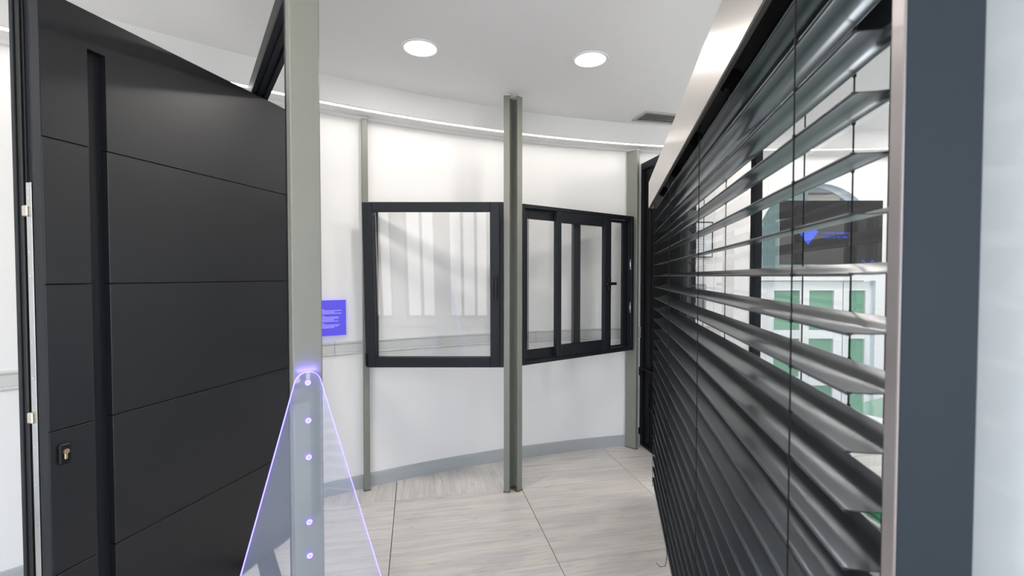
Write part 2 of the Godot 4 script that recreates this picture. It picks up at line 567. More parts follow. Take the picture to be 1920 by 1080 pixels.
func ceiling_fittings() -> void:
	var spots := [[Vector3(-0.496, HC, -2.543), "round recessed ceiling downlight on the left, above the tilted window"], [Vector3(0.446, HC, -2.673), "round recessed ceiling downlight on the right, near the air grille"], [Vector3(-0.75, HC, -0.6), "round recessed downlight above the open entrance door"], [Vector3(0.1, HC, 0.6), "round recessed downlight behind the viewpoint"], [Vector3(2.4, HC, -2.6), "round recessed downlight behind the blind"], [Vector3(2.9, HC, 0.2), "round recessed downlight far behind the blind"], [Vector3(1.75, HC, -0.95), "added round downlight just behind the near end of the blind, to brighten its slats"], [Vector3(2.0, HC, -3.45), "added round downlight in front of the left side of the arch, to brighten the far wall"], [Vector3(3.15, HC, -3.40), "added round downlight in front of the right side of the arch, to brighten the far wall"], [Vector3(-1.9, HC, -0.9), "added unseen downlight beyond the open entrance door, for fill light"], [Vector3(-1.0, HC, 0.9), "added unseen downlight behind and left of the viewpoint, for fill light"]]  # near-end, arch and closing downlights are unseen additions for more light
	for s in spots:
		var t := thing("downlight", s[1], "ceiling light", s[0], 0.0, "recessed ceiling downlights")
		var st := mb()
		for k in 40:
			var a := TAU * k / 40
			var b := TAU * (k + 1) / 40
			var pr := [Vector2(0.103, 0.0), Vector2(0.100, -0.006), Vector2(0.092, -0.007), Vector2(0.086, -0.004), Vector2(0.086, 0.0)]
			for q in 4:
				var d: Vector2 = (pr[q + 1] - pr[q]).normalized()
				var nn := Vector2(-d.y, d.x) * -1.0
				if nn.y > 0 and q < 3:
					nn = -nn
				var na := Vector3(cos(a) * nn.x, nn.y, sin(a) * nn.x)
				var nb := Vector3(cos(b) * nn.x, nn.y, sin(b) * nn.x)
				quad_s(st, [Vector3(cos(a) * pr[q].x, pr[q].y, sin(a) * pr[q].x), Vector3(cos(b) * pr[q].x, pr[q].y, sin(b) * pr[q].x), Vector3(cos(b) * pr[q + 1].x, pr[q + 1].y, sin(b) * pr[q + 1].x), Vector3(cos(a) * pr[q + 1].x, pr[q + 1].y, sin(a) * pr[q + 1].x)], [na, nb, nb, na], [Vector2.ZERO, Vector2.ZERO, Vector2.ZERO, Vector2.ZERO])
		obj("trim_ring", st, M.white_plastic, t)
		st = mb()
		cyl(st, Vector3(0, -0.002, 0), Vector3.UP, 0.087, 0.087, 0.003, 40)
		obj("diffuser", st, M.downlight_glow, t)
		area_light("downlight_lamp", s[0] + Vector3(0, -0.009, 0), Vector2(0.12, 0.12), 0.84, Color(1.0, 0.975, 0.95), Vector3.DOWN)
	# LED strip in the soffit
	var a0 := deg_to_rad(-82.0)
	var a1 := deg_to_rad(29.0)
	var st := mb()
	sweep(st, [Vector2(6.727, 2.606), Vector2(6.727, 2.611), Vector2(6.691, 2.611), Vector2(6.691, 2.606)], a0, a1, 110)
	var led := obj("led_strip_light", st, M.led_light)
	tag(led, "thin glowing line of light set in the soffit", "strip light")
	var seg := 30
	for k in seg:
		var a := lerpf(a0, a1, (k + 0.5) / seg)
		var p := ring(a, 6.709, 2.602)
		area_light("led_strip_lamp", p, Vector2(0.46, 0.03), 0.032, Color(1.0, 0.98, 0.96), Vector3.DOWN, Vector3(sin(a), 0, -cos(a)))
	# air grille
	var vx := Vector3(0.944, HC, -3.701)
	var ax := (Vector3(1.305, HC, -3.79) - vx).normalized()
	var turn := atan2(-ax.z, ax.x)
	var v := thing("air_grille", "grey louvred air grille in the ceiling above the aluminium blind box", "vent", vx, turn)
	st = mb()
	bx(st, 0, 0.66, -0.010, 0.0, 0.190, 0.215, 0.002)
	bx(st, 0, 0.66, -0.010, 0.0, 0.0, 0.025, 0.002)
	bx(st, 0, 0.025, -0.010, 0.0, 0.025, 0.190, 0.002)
	bx(st, 0.635, 0.66, -0.010, 0.0, 0.025, 0.190, 0.002)
	obj("frame", st, M.vent_grey, v)
	st = mb()
	bx(st, 0.025, 0.635, -0.002, -0.0005, 0.025, 0.190)
	obj("backing", st, M.vent_dark, v)
	var sl := mb()
	bx(sl, 0.025, 0.635, -0.0045, 0.0045, -0.0012, 0.0012)
	var sm := sl.commit()
	for k in 6:
		part("louvre", sm, M.vent_grey, v, Vector3(0, -0.0072, 0.040 + k * 0.027), Vector3(-0.9, 0, 0))

func entrance_door() -> void:
	# frame: x across its depth, z along its length towards the viewpoint
	var yaw := atan2(0.572, 0.820)
	var d := thing("entrance_door", "dark grey flush entrance door standing open in its dark frame", "door", Vector3.ZERO, yaw)
	var m0 := 0.278
	var m1 := 0.362
	var q0 := -3.02
	var q1 := -1.690
	var st := mb()
	# head with grooved underside
	prism(st, PackedVector2Array([Vector2(m0, 2.441), Vector2(m0 + 0.020, 2.441), Vector2(m0 + 0.020, 2.449), Vector2(m0 + 0.030, 2.449), Vector2(m0 + 0.030, 2.444), Vector2(m0 + 0.050, 2.444), Vector2(m0 + 0.050, 2.452), Vector2(m0 + 0.064, 2.452), Vector2(m0 + 0.064, 2.441), Vector2(m1, 2.441), Vector2(m1, 2.520), Vector2(m0, 2.520)]), q0, q1)
	obj("head", st, M.charcoal, d)
	st = mb()
	bx(st, m0 - 0.0004, m0 + 0.001, 2.447, 2.4495, q0, q1)
	bx(st, m0 - 0.0004, m0 + 0.001, 2.4535, 2.455, q0, q1)
	obj("gasket_line", st, M.black_rubber, d)
	for z in [q0, q1 - 0.065]:
		st = mb()
		bx(st, m0, m1, 0.0, 2.441, z, z + 0.065, 0.002)
		obj("jamb", st, M.charcoal, d)
	st = mb()
	prism(st, PackedVector2Array([Vector2(m0 - 0.004, 0.0005), Vector2(m0 - 0.002, 0.006), Vector2(m0 + 0.026, 0.009), Vector2(m0 + 0.026, 0.006), Vector2(m0 + 0.054, 0.006), Vector2(m0 + 0.054, 0.009), Vector2(m1 - 0.004, 0.008), Vector2(m1, 0.0005)]), q0 + 0.065, q1 - 0.065)
	obj("threshold", st, M.charcoal, d)
	# leaf: x from lock edge to hinge edge, z towards the room
	var lx0 := -0.967
	var lx1 := 0.215
	var leaf_yaw := atan2(0.973, 0.230)
	var inv := Transform3D(Basis(Vector3.UP, yaw), Vector3.ZERO).affine_inverse()
	var lt := inv * Transform3D(Basis(Vector3.UP, leaf_yaw), Vector3(-1.3055, 0, -2.460))
	st = mb()
	bx(st, lx0 + 0.006, lx1, 0.012, 2.434, -0.056, -0.030, 0.001)
	bx(st, lx0 + 0.016, lx1, 0.012, 2.434, -0.090, -0.056, 0.001)
	bx(st, lx0 + 0.010, lx1, 0.012, 2.434, -0.112, -0.090, 0.002)
	bx(st, lx0 - 0.004, lx1, 0.012, 2.434, -0.128, -0.112, 0.002)
	var leaf := obj("leaf", st, M.charcoal, d)
	leaf.transform = lt
	tag(leaf, "open dark grey door leaf with wide horizontal panels")
	# face panels either side of the recessed pull
	var rx0 := -0.829
	var rx1 := -0.7695
	var ys := [0.012, 0.497, 0.983, 1.473, 1.957, 2.434]
	var g := 0.0016
	for k in 5:
		var y0: float = ys[k] + (g if k > 0 else 0.0)
		var y1: float = ys[k + 1] - (g if k < 4 else 0.0)
		if k < 4:
			for xs in [[lx0, rx0], [rx1, lx1]]:
				st = mb()
				bx(st, xs[0], xs[1], y0, y1, -0.030, 0.0, 0.0012)
				obj("panel", st, M.leaf_grey, leaf)
		else:
			st = mb()
			var yt := 2.302
			prism(st, PackedVector2Array([Vector2(lx0, y0), Vector2(rx0, y0), Vector2(rx0, yt), Vector2(rx1, yt), Vector2(rx1, y0), Vector2(lx1, y0), Vector2(lx1, y1), Vector2(lx0, y1)]), -0.030, 0.0)
			obj("panel", st, M.leaf_grey, leaf)
	st = mb()
	bx(st, rx0, rx1, 0.012, 2.302, -0.0305, -0.028)
	obj("handle_recess", st, M.charcoal, leaf)
	st = mb()
	bx(st, lx0 - 0.0012, lx0, 0.012, 2.434, -0.030, -0.001)
	obj("added_dark_edge", st, M.charcoal, leaf)  # added dark strip standing for the dim reflection on this edge
	# edge furniture
	st = mb()
	bx(st, lx0 + 0.0045, lx0 + 0.0165, 0.02, 1.810, -0.084, -0.060, 0.0006)
	obj("lock_strip", st, M.steel, leaf)
	for y in [1.716, 1.027]:
		st = mb()
		bx(st, lx0 - 0.006, lx0 + 0.0165, y - 0.018, y + 0.018, -0.090, -0.066, 0.003)
		obj("hook_bolt", st, M.bolt_steel, leaf)
	for y in [1.79, 1.757, 1.655, 1.58, 1.50, 1.28, 1.16, 1.10, 0.93, 0.80, 0.66, 0.50, 0.32]:
		st = mb()
		cyl(st, Vector3(lx0 + 0.0042, y, -0.072), Vector3(1, 0, 0), 0.004, 0.004, 0.002, 10)
		obj("screw", st, M.chrome, leaf)
	st = mb()
	bx(st, lx0 + 0.001, lx0 + 0.012, 0.02, 2.43, -0.111, -0.094, 0.003)
	bx(st, lx0 + 0.001, lx0 + 0.010, 0.02, 2.43, -0.037, -0.033, 0.001)
	obj("gasket", st, M.black_rubber, leaf)
	# key cylinder
	st = mb()
	bx(st, -0.9455, -0.9115, 0.866, 0.934, 0.0, 0.011, 0.0045)
	obj("escutcheon", st, M.black_paint, leaf)
	st = mb()
	cyl(st, Vector3(-0.9285, 0.909, 0.0125), Vector3(0, 0, 1), 0.0088, 0.0088, 0.007, 18)
	bx(st, -0.9333, -0.9237, 0.882, 0.907, 0.010, 0.015, 0.002)
	obj("lock_cylinder", st, M.brass, leaf)

func column_and_acrylic() -> void:
	var yaw := atan2(0.572, 0.820)
	var c := thing("steel_column", "wide grey steel column in the foreground beside the dark door", "column", Vector3.ZERO, yaw)
	var st := mb()
	bx(st, 0.272, 0.362, 0.004, HC, -1.688, -1.620, 0.003)
	obj("shaft", st, M.post_grey, c)
	st = mb()
	bx(st, 0.245, 0.389, 0.0, 0.006, -1.689, -1.595, 0.002)
	obj("base_plate", st, M.post_grey, c)
	# clear triangular sheet screwed to the column, with glowing edges
	var a := thing("acrylic_sign_sheet", "clear tapering acrylic sheet with glowing violet edges on the grey column", "acrylic panel", Vector3.ZERO, yaw)
	var apex := Vector2(0.3145, 1.148)
	var r := 0.0400
	var outl := PackedVector2Array()
	var lb := Vector2(-0.043, 0.001)
	var rb := Vector2(0.664, 0.001)
	# tangents from the round top to the two feet
	var tl := tangent(apex, r, lb, true)
	var trr := tangent(apex, r, rb, false)
	var al := (tl - apex).angle()
	var arr := (trr - apex).angle()
	if al < arr:
		al += TAU
	for k in 17:
		var t := lerpf(arr, al, k / 16.0)
		outl.append(apex + Vector2(cos(t), sin(t)) * r)
	var sheet := PackedVector2Array([rb])
	sheet.append_array(outl)
	sheet.append(lb)
	var z0 := -1.6185
	var z1 := -1.6105
	st = mb()
	prism(st, sheet, z0, z1)
	obj("sheet", st, M.acrylic, a)
	# glowing edge: a thin band along the outline
	var edge := PackedVector2Array()
	var inner := PackedVector2Array()
	for k in sheet.size():
		var p := sheet[k]
		var q: Vector2
		if k == 0:
			q = p - (sheet[1] - p).normalized().orthogonal() * -0.003
			q = p + Vector2(0.002, 0)
		elif k == sheet.size() - 1:
			q = p + Vector2(-0.002, 0)
		else:
			q = apex + (p - apex).normalized() * (r + 0.0020)
		edge.append(q)
	st = mb()
	var band := PackedVector2Array(edge)
	for k in range(sheet.size() - 1, -1, -1):
		band.append(sheet[k])
	prism(st, band, z0 + 0.001, z1 + 0.0005)
	obj("lit_edge_light", st, M.violet_edge_light, a)
	for y in [1.154, 1.030, 0.909, 0.695, 0.583, 0.36, 0.16]:
		st = mb()
		cyl(st, Vector3(0.3142, y, z1 + 0.0018), Vector3(0, 0, 1), 0.0034, 0.0026, 0.0040, 12)
		var s := obj("screw", st, M.chrome, a)
		st = mb()
		cyl(st, Vector3(0.3142, y, z1 + 0.0006), Vector3(0, 0, 1), 0.0092, 0.0092, 0.0012, 18)
		obj("screw_ring_light", st, M.violet_edge_light, s)
	var b := Basis(Vector3.UP, yaw)
	for e in [[tl, lb, Vector2(-1, 0)], [trr, rb, Vector2(1, 0)]]:
		var along: Vector2 = (e[1] - e[0])
		var out2 := along.normalized().orthogonal()
		if out2.dot(e[2]) < 0.0:
			out2 = -out2
		var mid: Vector2 = (e[0] + e[1]) / 2 + out2 * 0.0045
		var dir := b * Vector3(along.x, along.y, 0).normalized()
		area_light("violet_edge_lamp", b * Vector3(mid.x, mid.y, -1.6145), Vector2(0.006, along.length() * 0.96), 0.020, Color(0.50, 0.40, 1.0), b * Vector3(out2.x, out2.y, 0), dir)
	area_light("violet_edge_lamp", b * Vector3(apex.x, apex.y + r + 0.004, -1.6065), Vector2(0.06, 0.006), 0.006, Color(0.45, 0.38, 1.0), b * Vector3(0, 0.9, -1.0).normalized(), b * Vector3(0, 1, 0.9).normalized())


func tangent(c: Vector2, r: float, p: Vector2, left: bool) -> Vector2:
	var d := p - c
	var base := d.angle()
	var off := acos(r / d.length())
	var t1 := c + Vector2(cos(base + off), sin(base + off)) * r
	var t2 := c + Vector2(cos(base - off), sin(base - off)) * r
	if left:
		return t1 if t1.x < t2.x else t2
	return t1 if t1.x > t2.x else t2

func wall_sign() -> void:
	# panel on the curved wall, its right edge at the seen place
	var a := asin((-1.172 - CX) / RW) - 0.0135
	var p := ring(a, RW, 1.219)
	var yaw := -a
	var s := thing("backlit_wall_sign", "glowing violet information sign on the wall behind the grey column", "sign", p, yaw)
	var st := mb()
	bx(st, -0.100, 0.100, -0.105, 0.105, 0.006, 0.022)
	obj("backlight", st, M.violet_halo_light, s)
	st = mb()
	bx(st, -0.115, 0.115, -0.120, 0.120, 0.024, 0.030, 0.001)
	obj("panel_light", st, M.violet_sign_light, s)
	st = mb()
	var rng := RandomNumberGenerator.new()
	rng.seed = 9
	var y := 0.058
	for block in [4, 5, 4]:
		for k in block:
			var w := 0.05 if k == 0 else rng.randf_range(0.11, 0.165)
			bx(st, -0.075, -0.075 + w, y - 0.0012, y + 0.0012, 0.0299, 0.0306)
			y -= 0.0092
		y -= 0.0065
	obj("text_lines_light", st, M.sign_text_light, s)
	area_light("sign_lamp", p + Basis(Vector3.UP, yaw) * Vector3(0, 0, 0.0055), Vector2(0.2, 0.21), 0.012, Color(0.45, 0.38, 1.0), Basis(Vector3.UP, yaw) * Vector3(0, 0, -1), Vector3.UP)

func post(label: String, at: Vector3, yaw: float, w: float, d: float, top: float, open: bool) -> Node3D:
	var t := thing("steel_post", label, "post", at, yaw, "slim grey steel posts")
	var st := mb()
	var h := w / 2
	var k := 0.004
	if open:
		prism(st, PackedVector2Array([Vector2(-h, 0), Vector2(h, 0), Vector2(h, -d), Vector2(-h, -d), Vector2(-h, -d + k), Vector2(h - k, -d + k), Vector2(h - k, -k), Vector2(-h, -k)]), 0.006, top, Transform3D(Basis(Vector3(1, 0, 0), Vector3(0, 0, 1), Vector3(0, 1, 0)), Vector3.ZERO))
	else:
		bx(st, -h, h, 0.006, top, -d, 0, 0.0025)
	obj("shaft", st, M.post_grey, t)
	st = mb()
	bx(st, -h - 0.003, h + 0.003, 0.0, 0.008, -d - 0.002, 0.004, 0.002)
	obj("base_bead", st, M.base_bead, t)
	st = mb()
	bx(st, -h - 0.002, h + 0.002, top - 0.004, top + 0.001, -d - 0.002, 0.003, 0.001)
	obj("top_seal", st, M.white_plastic, t)
	return t

func posts() -> void:
	# left wall post: a corner shows between two faces
	post("slim grey steel post at the left side of the tilted window", Vector3(-1.010, 0, -3.205), deg_to_rad(24.0), 0.040, 0.040, 2.585, false)
	post("left one of the two slim grey posts between the windows", Vector3(-0.0365, 0, -3.180), deg_to_rad(-3.0), 0.041, 0.046, HC - 0.002, false)
	# right post of the pair: its corner faces the viewpoint
	post("right one of the two slim grey posts between the windows", Vector3(0.054, 0, -3.2025), deg_to_rad(44.0), 0.047, 0.079, HC - 0.002, true)
	post("grey steel post at the right side of the sliding window", Vector3(1.032, 0, -4.015), deg_to_rad(-48.0), 0.106, 0.034, 2.584, false)

func tilt_window() -> void:
	var x0 := -0.987
	var x1 := -0.058
	var y0 := 0.871
	var y1 := 2.008
	var w := thing("tilt_window", "dark framed single pane window tilted open between two grey posts", "window", Vector3(0, 0, -3.185))
	var st := mb()
	frame4(st, x0, x1, y0, y1, 0.040, 0.040, 0.040, 0.040, -0.060, 0.0, 0.002)
	frame4(st, x0 + 0.040, x1 - 0.040, y0 + 0.040, y1 - 0.040, 0.014, 0.014, 0.014, 0.014, -0.060, -0.035, 0.001)
	obj("frame", st, M.charcoal, w)
	# sash pivots about its bottom edge
	var sx0 := -0.997
	var sx1 := -0.086
	var sh := 1.116
	st = mb()
	frame4(st, sx0, sx1, 0.0, sh, 0.066, 0.060, 0.062, 0.068, 0.0, 0.026, 0.0025)
	frame4(st, sx0 + 0.030, sx1 - 0.024, 0.030, sh - 0.030, 0.030, 0.030, 0.026, 0.032, -0.040, 0.0, 0.001)
	var sash := obj("sash", st, M.charcoal, w)
	sash.position = Vector3(0, y0 + 0.008, 0.003)
	sash.rotation.x = deg_to_rad(3.6)
	st = mb()
	quad(st, Vector3(sx0 + 0.050, 0.052, -0.012), Vector3(sx1 - 0.046, 0.052, -0.012), Vector3(sx1 - 0.046, sh - 0.046, -0.012), Vector3(sx0 + 0.050, sh - 0.046, -0.012), Vector3(0, 0, 1))
	obj("glass_pane", st, M.glass, sash)
	st = mb()
	frame4(st, sx0 + 0.064, sx1 - 0.058, 0.066, sh - 0.060, 0.004, 0.004, 0.004, 0.004, -0.008, 0.004, 0.001)
	obj("glazing_gasket", st, M.black_rubber, sash)
	st = mb()
	bx(st, sx1 - 0.036, sx1 - 0.010, 0.478, 0.625, 0.026, 0.036, 0.004)
	bx(st, sx1 - 0.034, sx1 - 0.014, 0.478, 0.505, 0.036, 0.062, 0.004)
	bx(st, sx1 - 0.034, sx1 - 0.014, 0.478, 0.610, 0.052, 0.066, 0.005)
	obj("handle", st, M.black_paint, sash)
	st = mb()
	bx(st, sx0 - 0.004, sx0 + 0.016, 0.014, 0.100, 0.010, 0.034, 0.004)
	cyl(st, Vector3(sx0 + 0.006, 0.055, 0.034), Vector3.UP, 0.007, 0.007, 0.085, 12)
	obj("hinge", st, M.black_paint, sash)
	st = mb()
	tube(st, [Vector3(x0 + 0.046, 1.955, -0.02), Vector3(x0 + 0.050, 1.90, 0.055)], 0.004, 6)
	obj("tilt_stay", st, M.steel, w)

func sash_part(w: Node3D, called: String, x0: float, x1: float, y0: float, y1: float, z: float, th: float, l: float, r: float, t: float, b: float) -> MeshInstance3D:
	var st := mb()
	frame4(st, x0, x1, y0, y1, l, r, t, b, z - th, z, 0.002)
	var s := obj(called, st, M.charcoal, w)
	st = mb()
	quad(st, Vector3(x0 + l - 0.008, y0 + b - 0.008, z - th * 0.5), Vector3(x1 - r + 0.008, y0 + b - 0.008, z - th * 0.5), Vector3(x1 - r + 0.008, y1 - t + 0.008, z - th * 0.5), Vector3(x0 + l - 0.008, y1 - t + 0.008, z - th * 0.5), Vector3(0, 0, 1))
	obj("glass_pane", st, M.glass, s)
	st = mb()
	frame4(st, x0 + l - 0.001, x1 - r + 0.001, y0 + b - 0.001, y1 - t + 0.001, 0.005, 0.005, 0.005, 0.005, z - th * 0.5 + 0.010, z - th * 0.5 + 0.013, 0.0005)
	obj("glazing_gasket", st, M.black_rubber, s)
	return s

func sliding_window() -> void:
	var A := Vector3(0.075, 0, -3.255)
	var B := Vector3(1.037, 0, -3.955)
	var len := A.distance_to(B)
	var yaw := atan2(-(B.z - A.z), B.x - A.x)
	var w := thing("sliding_window", "dark framed sliding window with overlapping sashes and black handle", "window", A, yaw)
	var y0 := 0.870
	var y1 := 2.008
	var st := mb()
	frame4(st, 0.0, len, y0, y1, 0.023, 0.030, 0.028, 0.028, -0.072, 0.0, 0.002)
	# tracks and stepped right jamb
	bx(st, 0.023, len - 0.03, y0 + 0.028, y0 + 0.036, -0.030, -0.026, 0.001)
	bx(st, 0.023, len - 0.03, y1 - 0.036, y1 - 0.028, -0.030, -0.026, 0.001)
	bx(st, len - 0.044, len - 0.030, y0 + 0.028, y1 - 0.028, -0.030, -0.020, 0.001)
	obj("frame", st, M.charcoal, w)
	var i0 := y0 + 0.034
	var i1 := y1 - 0.034
	sash_part(w, "sash", 0.024, 0.385, i0, i1, -0.032, 0.012, 0.044, 0.060, 0.062, 0.066)
	sash_part(w, "sash", 0.530, len - 0.034, i0, i1, -0.046, 0.024, 0.072, 0.050, 0.022, 0.014)
	var f := sash_part(w, "sash", 0.311, 0.896, 0.902, 1.975, 0.012, 0.036, 0.043, 0.075, 0.076, 0.084)
	st = mb()
	bx(st, 0.860, 0.886, 1.383, 1.491, 0.012, 0.024, 0.004)
	cyl(st, Vector3(0.873, 1.440, 0.035), Vector3(0, 0, 1), 0.010, 0.010, 0.03, 14)
	bx(st, 0.800, 0.915, 1.429, 1.452, 0.044, 0.060, 0.006)
	obj("handle", st, M.black_paint, f)
	st = mb()
	bx(st, 0.026, 0.040, 1.30, 1.54, -0.032, -0.026, 0.002)
	obj("finger_pull", st, M.black_rubber, w)
	for y in [1.60, 1.235]:
		st = mb()
		bx(st, len - 0.0318, len - 0.0295, y - 0.045, y + 0.045, -0.018, -0.006, 0.001)
		bx(st, len - 0.039, len - 0.031, y - 0.020, y + 0.020, -0.014, -0.009, 0.001)
		obj("striker", st, M.steel, w)

func black_door() -> void:
	var A := Vector3(1.130, 0, -4.140)
	var B := Vector3(1.273, 0, -3.405)
	var len := A.distance_to(B)
	var yaw := atan2(-(B.z - A.z), B.x - A.x)
	# local x from the far jamb towards the viewpoint; the room side is +z
	var d := thing("black_display_door", "tall near-black display door with recessed panels beyond the blind", "door", A - Vector3(sin(yaw), 0, cos(yaw)) * 0.085, yaw)
	var st := mb()
	frame4(st, 0.0, len, 0.002, 2.488, 0.055, 0.055, 0.060, 0.02, 0.0, 0.085, 0.002)
	obj("frame", st, M.charcoal, d)
	for q in [[0.700, 2.420, "upper_leaf", 0.11], [0.025, 0.672, "lower_leaf", 0.10]]:
		st = mb()
		var y0: float = q[0]
		var y1: float = q[1]
		frame4(st, 0.058, len - 0.058, y0, y1, q[3], q[3], 0.10, 0.075, 0.012, 0.062, 0.003)
		frame4(st, 0.058 + q[3], len - 0.058 - q[3], y0 + 0.075, y1 - 0.10, 0.015, 0.015, 0.015, 0.015, 0.022, 0.05, 0.004)
		var leaf := obj(q[2], st, M.black_paint, d)
		st = mb()
		bx(st, 0.058 + q[3], len - 0.058 - q[3], y0 + 0.075, y1 - 0.10, 0.032, 0.044)
		obj("panel", st, M.black_paint, leaf)
	st = mb()
	bx(st, 0.0, len, 0.676, 0.698, 0.03, 0.093, 0.003)
	obj("transom", st, M.black_paint, d)
	for y in [0.655, 0.12]:
		st = mb()
		bx(st, 0.0, 0.040, y - 0.035, y + 0.035, 0.083, 0.095, 0.003)
		cyl(st, Vector3(0.004, y, 0.094), Vector3.UP, 0.009, 0.009, 0.085, 12)
		obj("hinge", st, M.black_paint, d)
	st = mb()
	bx(st, 0.24, 0.27, 0.33, 0.40, 0.055, 0.082, 0.004)
	bx(st, 0.20, 0.29, 0.355, 0.372, 0.082, 0.095, 0.004)
	obj("latch", st, M.black_paint, d)

func blind() -> void:
	# x runs from the far end towards the viewpoint, z towards the room
	var yaw := deg_to_rad(-102.06)
	var b := thing("venetian_blind", "large dark grey slatted blind under a brushed aluminium box", "blind", Vector3(0.953, 0, -3.116), yaw)
	var L := 2.615
	# slat section, seen from its end: (depth towards the room, height)
	var top := [Vector2(0.0, 0.0), Vector2(-0.006, 0.0008), Vector2(-0.024, 0.0005), Vector2(-0.040, 0.0015), Vector2(-0.047, 0.0040), Vector2(-0.054, 0.0085), Vector2(-0.064, 0.0125), Vector2(-0.074, 0.0145)]
	var outl := PackedVector2Array()
	for k in 7:
		var a := -PI * 0.75 + PI * 1.5 * k / 6.0
		outl.append(Vector2(0.0, 0.0) + Vector2(cos(a), sin(a)) * 0.0024)
	for k in range(1, top.size() - 1):
		outl.append(top[k] + Vector2(0, 0.0006))
	for k in 7:
		var a := PI * 0.25 + PI * 1.5 * k / 6.0
		outl.append(top[top.size() - 1] + Vector2(cos(a), sin(a)) * 0.0022)
	for k in range(top.size() - 2, 0, -1):
		outl.append(top[k] - Vector2(0, 0.0006))
	# place (depth, height) in (z, y) and run along x
	var t := Transform3D(Basis(Vector3(0, 0, 1), Vector3(0, 1, 0), Vector3(1, 0, 0)), Vector3.ZERO)
	var st := mb()
	prism(st, outl, 0.0, L, t, true, true)
	var slat := st.commit()
	for k in range(-19, 7):
		part("slat", slat, M.slat_paint, b, Vector3(0, 1.502 + 0.072 * k, 0))
	# bottom rail
	st = mb()
	bx(st, 0.0, L, 0.085, 0.112, -0.070, -0.004, 0.004)
	obj("bottom_rail", st, M.slat_paint, b)
	# ladder cords, front and rear, knotted at each slat, and the lift cords between
	for x in [0.055, 0.866, 1.640, 2.442]:
		for z in [0.0035, -0.0785]:
			st = mb()
			cyl(st, Vector3(x, 1.12, z), Vector3.UP, 0.0013, 0.0013, 2.05, 6)
			for k in range(-19, 7):
				var y := 1.502 + 0.072 * k + (0.0 if z > 0 else 0.0145)
				bx(st, x - 0.0025, x + 0.0025, y - 0.003, y + 0.003, z - 0.002, z + 0.002, 0.0008)
			obj("ladder_cord", st, M.cord, b)
	for x in [1.16, 2.20]:
		st = mb()
		cyl(st, Vector3(x, 1.12, -0.10), Vector3.UP, 0.0014, 0.0014, 2.05, 6)
		obj("lift_cord", st, M.cord, b)
	st = mb()
	tube(st, [Vector3(0.866, 0.10, 0.004), Vector3(0.868, 0.060, 0.010), Vector3(0.862, 0.050, 0.035), Vector3(0.852, 0.062, 0.052)], 0.0014, 5)
	obj("cord_tail", st, M.cord, b)
	# aluminium cover: front sheet with a lower return and a top
	var x0 := -0.020
	var x1 := L + 0.075
	st = mb()
	bx(st, x0, x1, 1.957, 2.131, 0.034, 0.037, 0.0008)
	bx(st, x0, x1, 2.128, 2.131, -0.120, 0.034, 0.0008)
	bx(st, x0, x1, 1.957, 1.960, 0.022, 0.034, 0.0008)
	bx(st, x0, x0 + 0.003, 1.957, 2.128, -0.120, 0.034, 0.0008)
	obj("box_cover", st, M.brushed, b)
	st = mb()
	bx(st, x0 + 0.02, x1, 2.060, 2.115, -0.075, -0.015, 0.002)
	bx(st, x0 + 0.02, x1, 1.955, 2.128, -0.124, -0.118, 0.001)
	obj("head_rail", st, M.black_paint, b)
	for x in [0.25, 0.80, 1.35, 1.90, 2.40]:
		st = mb()
		cyl(st, Vector3(x, 2.02, -0.03), Vector3(1, 0, 0), 0.028, 0.028, 0.03, 16)
		bx(st, x - 0.012, x + 0.012, 1.985, 2.062, 0.004, 0.018, 0.002)
		obj("bracket", st, M.black_paint, b)
	# guide rail at the near end
	st = mb()
	bx(st, 2.664, 2.688, 0.0, 2.125, -0.085, -0.015, 0.0015)
	obj("guide_rail", st, M.rail_paint, b)
	st = mb()
	bx(st, 2.6645, 2.6875, 0.002, 2.123, -0.0165, -0.0135, 0.001)
	obj("guide_edge", st, M.anodised, b)

func display_window() -> void:
	var yaw := deg_to_rad(-102.06)
	var w := thing("display_window", "dark framed fixed window directly behind the slatted blind", "window", Vector3(0.953, 0, -3.116), yaw)
	var st := mb()
	var z1 := -0.130
	var z0 := -0.150
	bx(st, 0.26, 2.475, 1.885, 2.16, z0, z1, 0.002)
	bx(st, 0.26, 2.475, 0.002, 0.09, z0, z1, 0.002)
	bx(st, 0.26, 0.36, 0.09, 1.885, z0, z1, 0.002)
	bx(st, 2.43, 2.475, 0.09, 1.885, z0, z1, 0.002)
	obj("frame", st, M.charcoal, w)
	st = mb()
	bx(st, 1.718, 1.764, 0.09, 1.885, z0, z1, 0.001)
	obj("mullion", st, M.charcoal, w)
	for x in [[0.35, 1.72], [1.77, 2.44]]:
		st = mb()
		quad(st, Vector3(x[0], 0.08, -0.140), Vector3(x[1], 0.08, -0.140), Vector3(x[1], 1.895, -0.140), Vector3(x[0], 1.895, -0.140), Vector3(0, 0, 1))
		obj("glass_pane", st, M.glass, w)

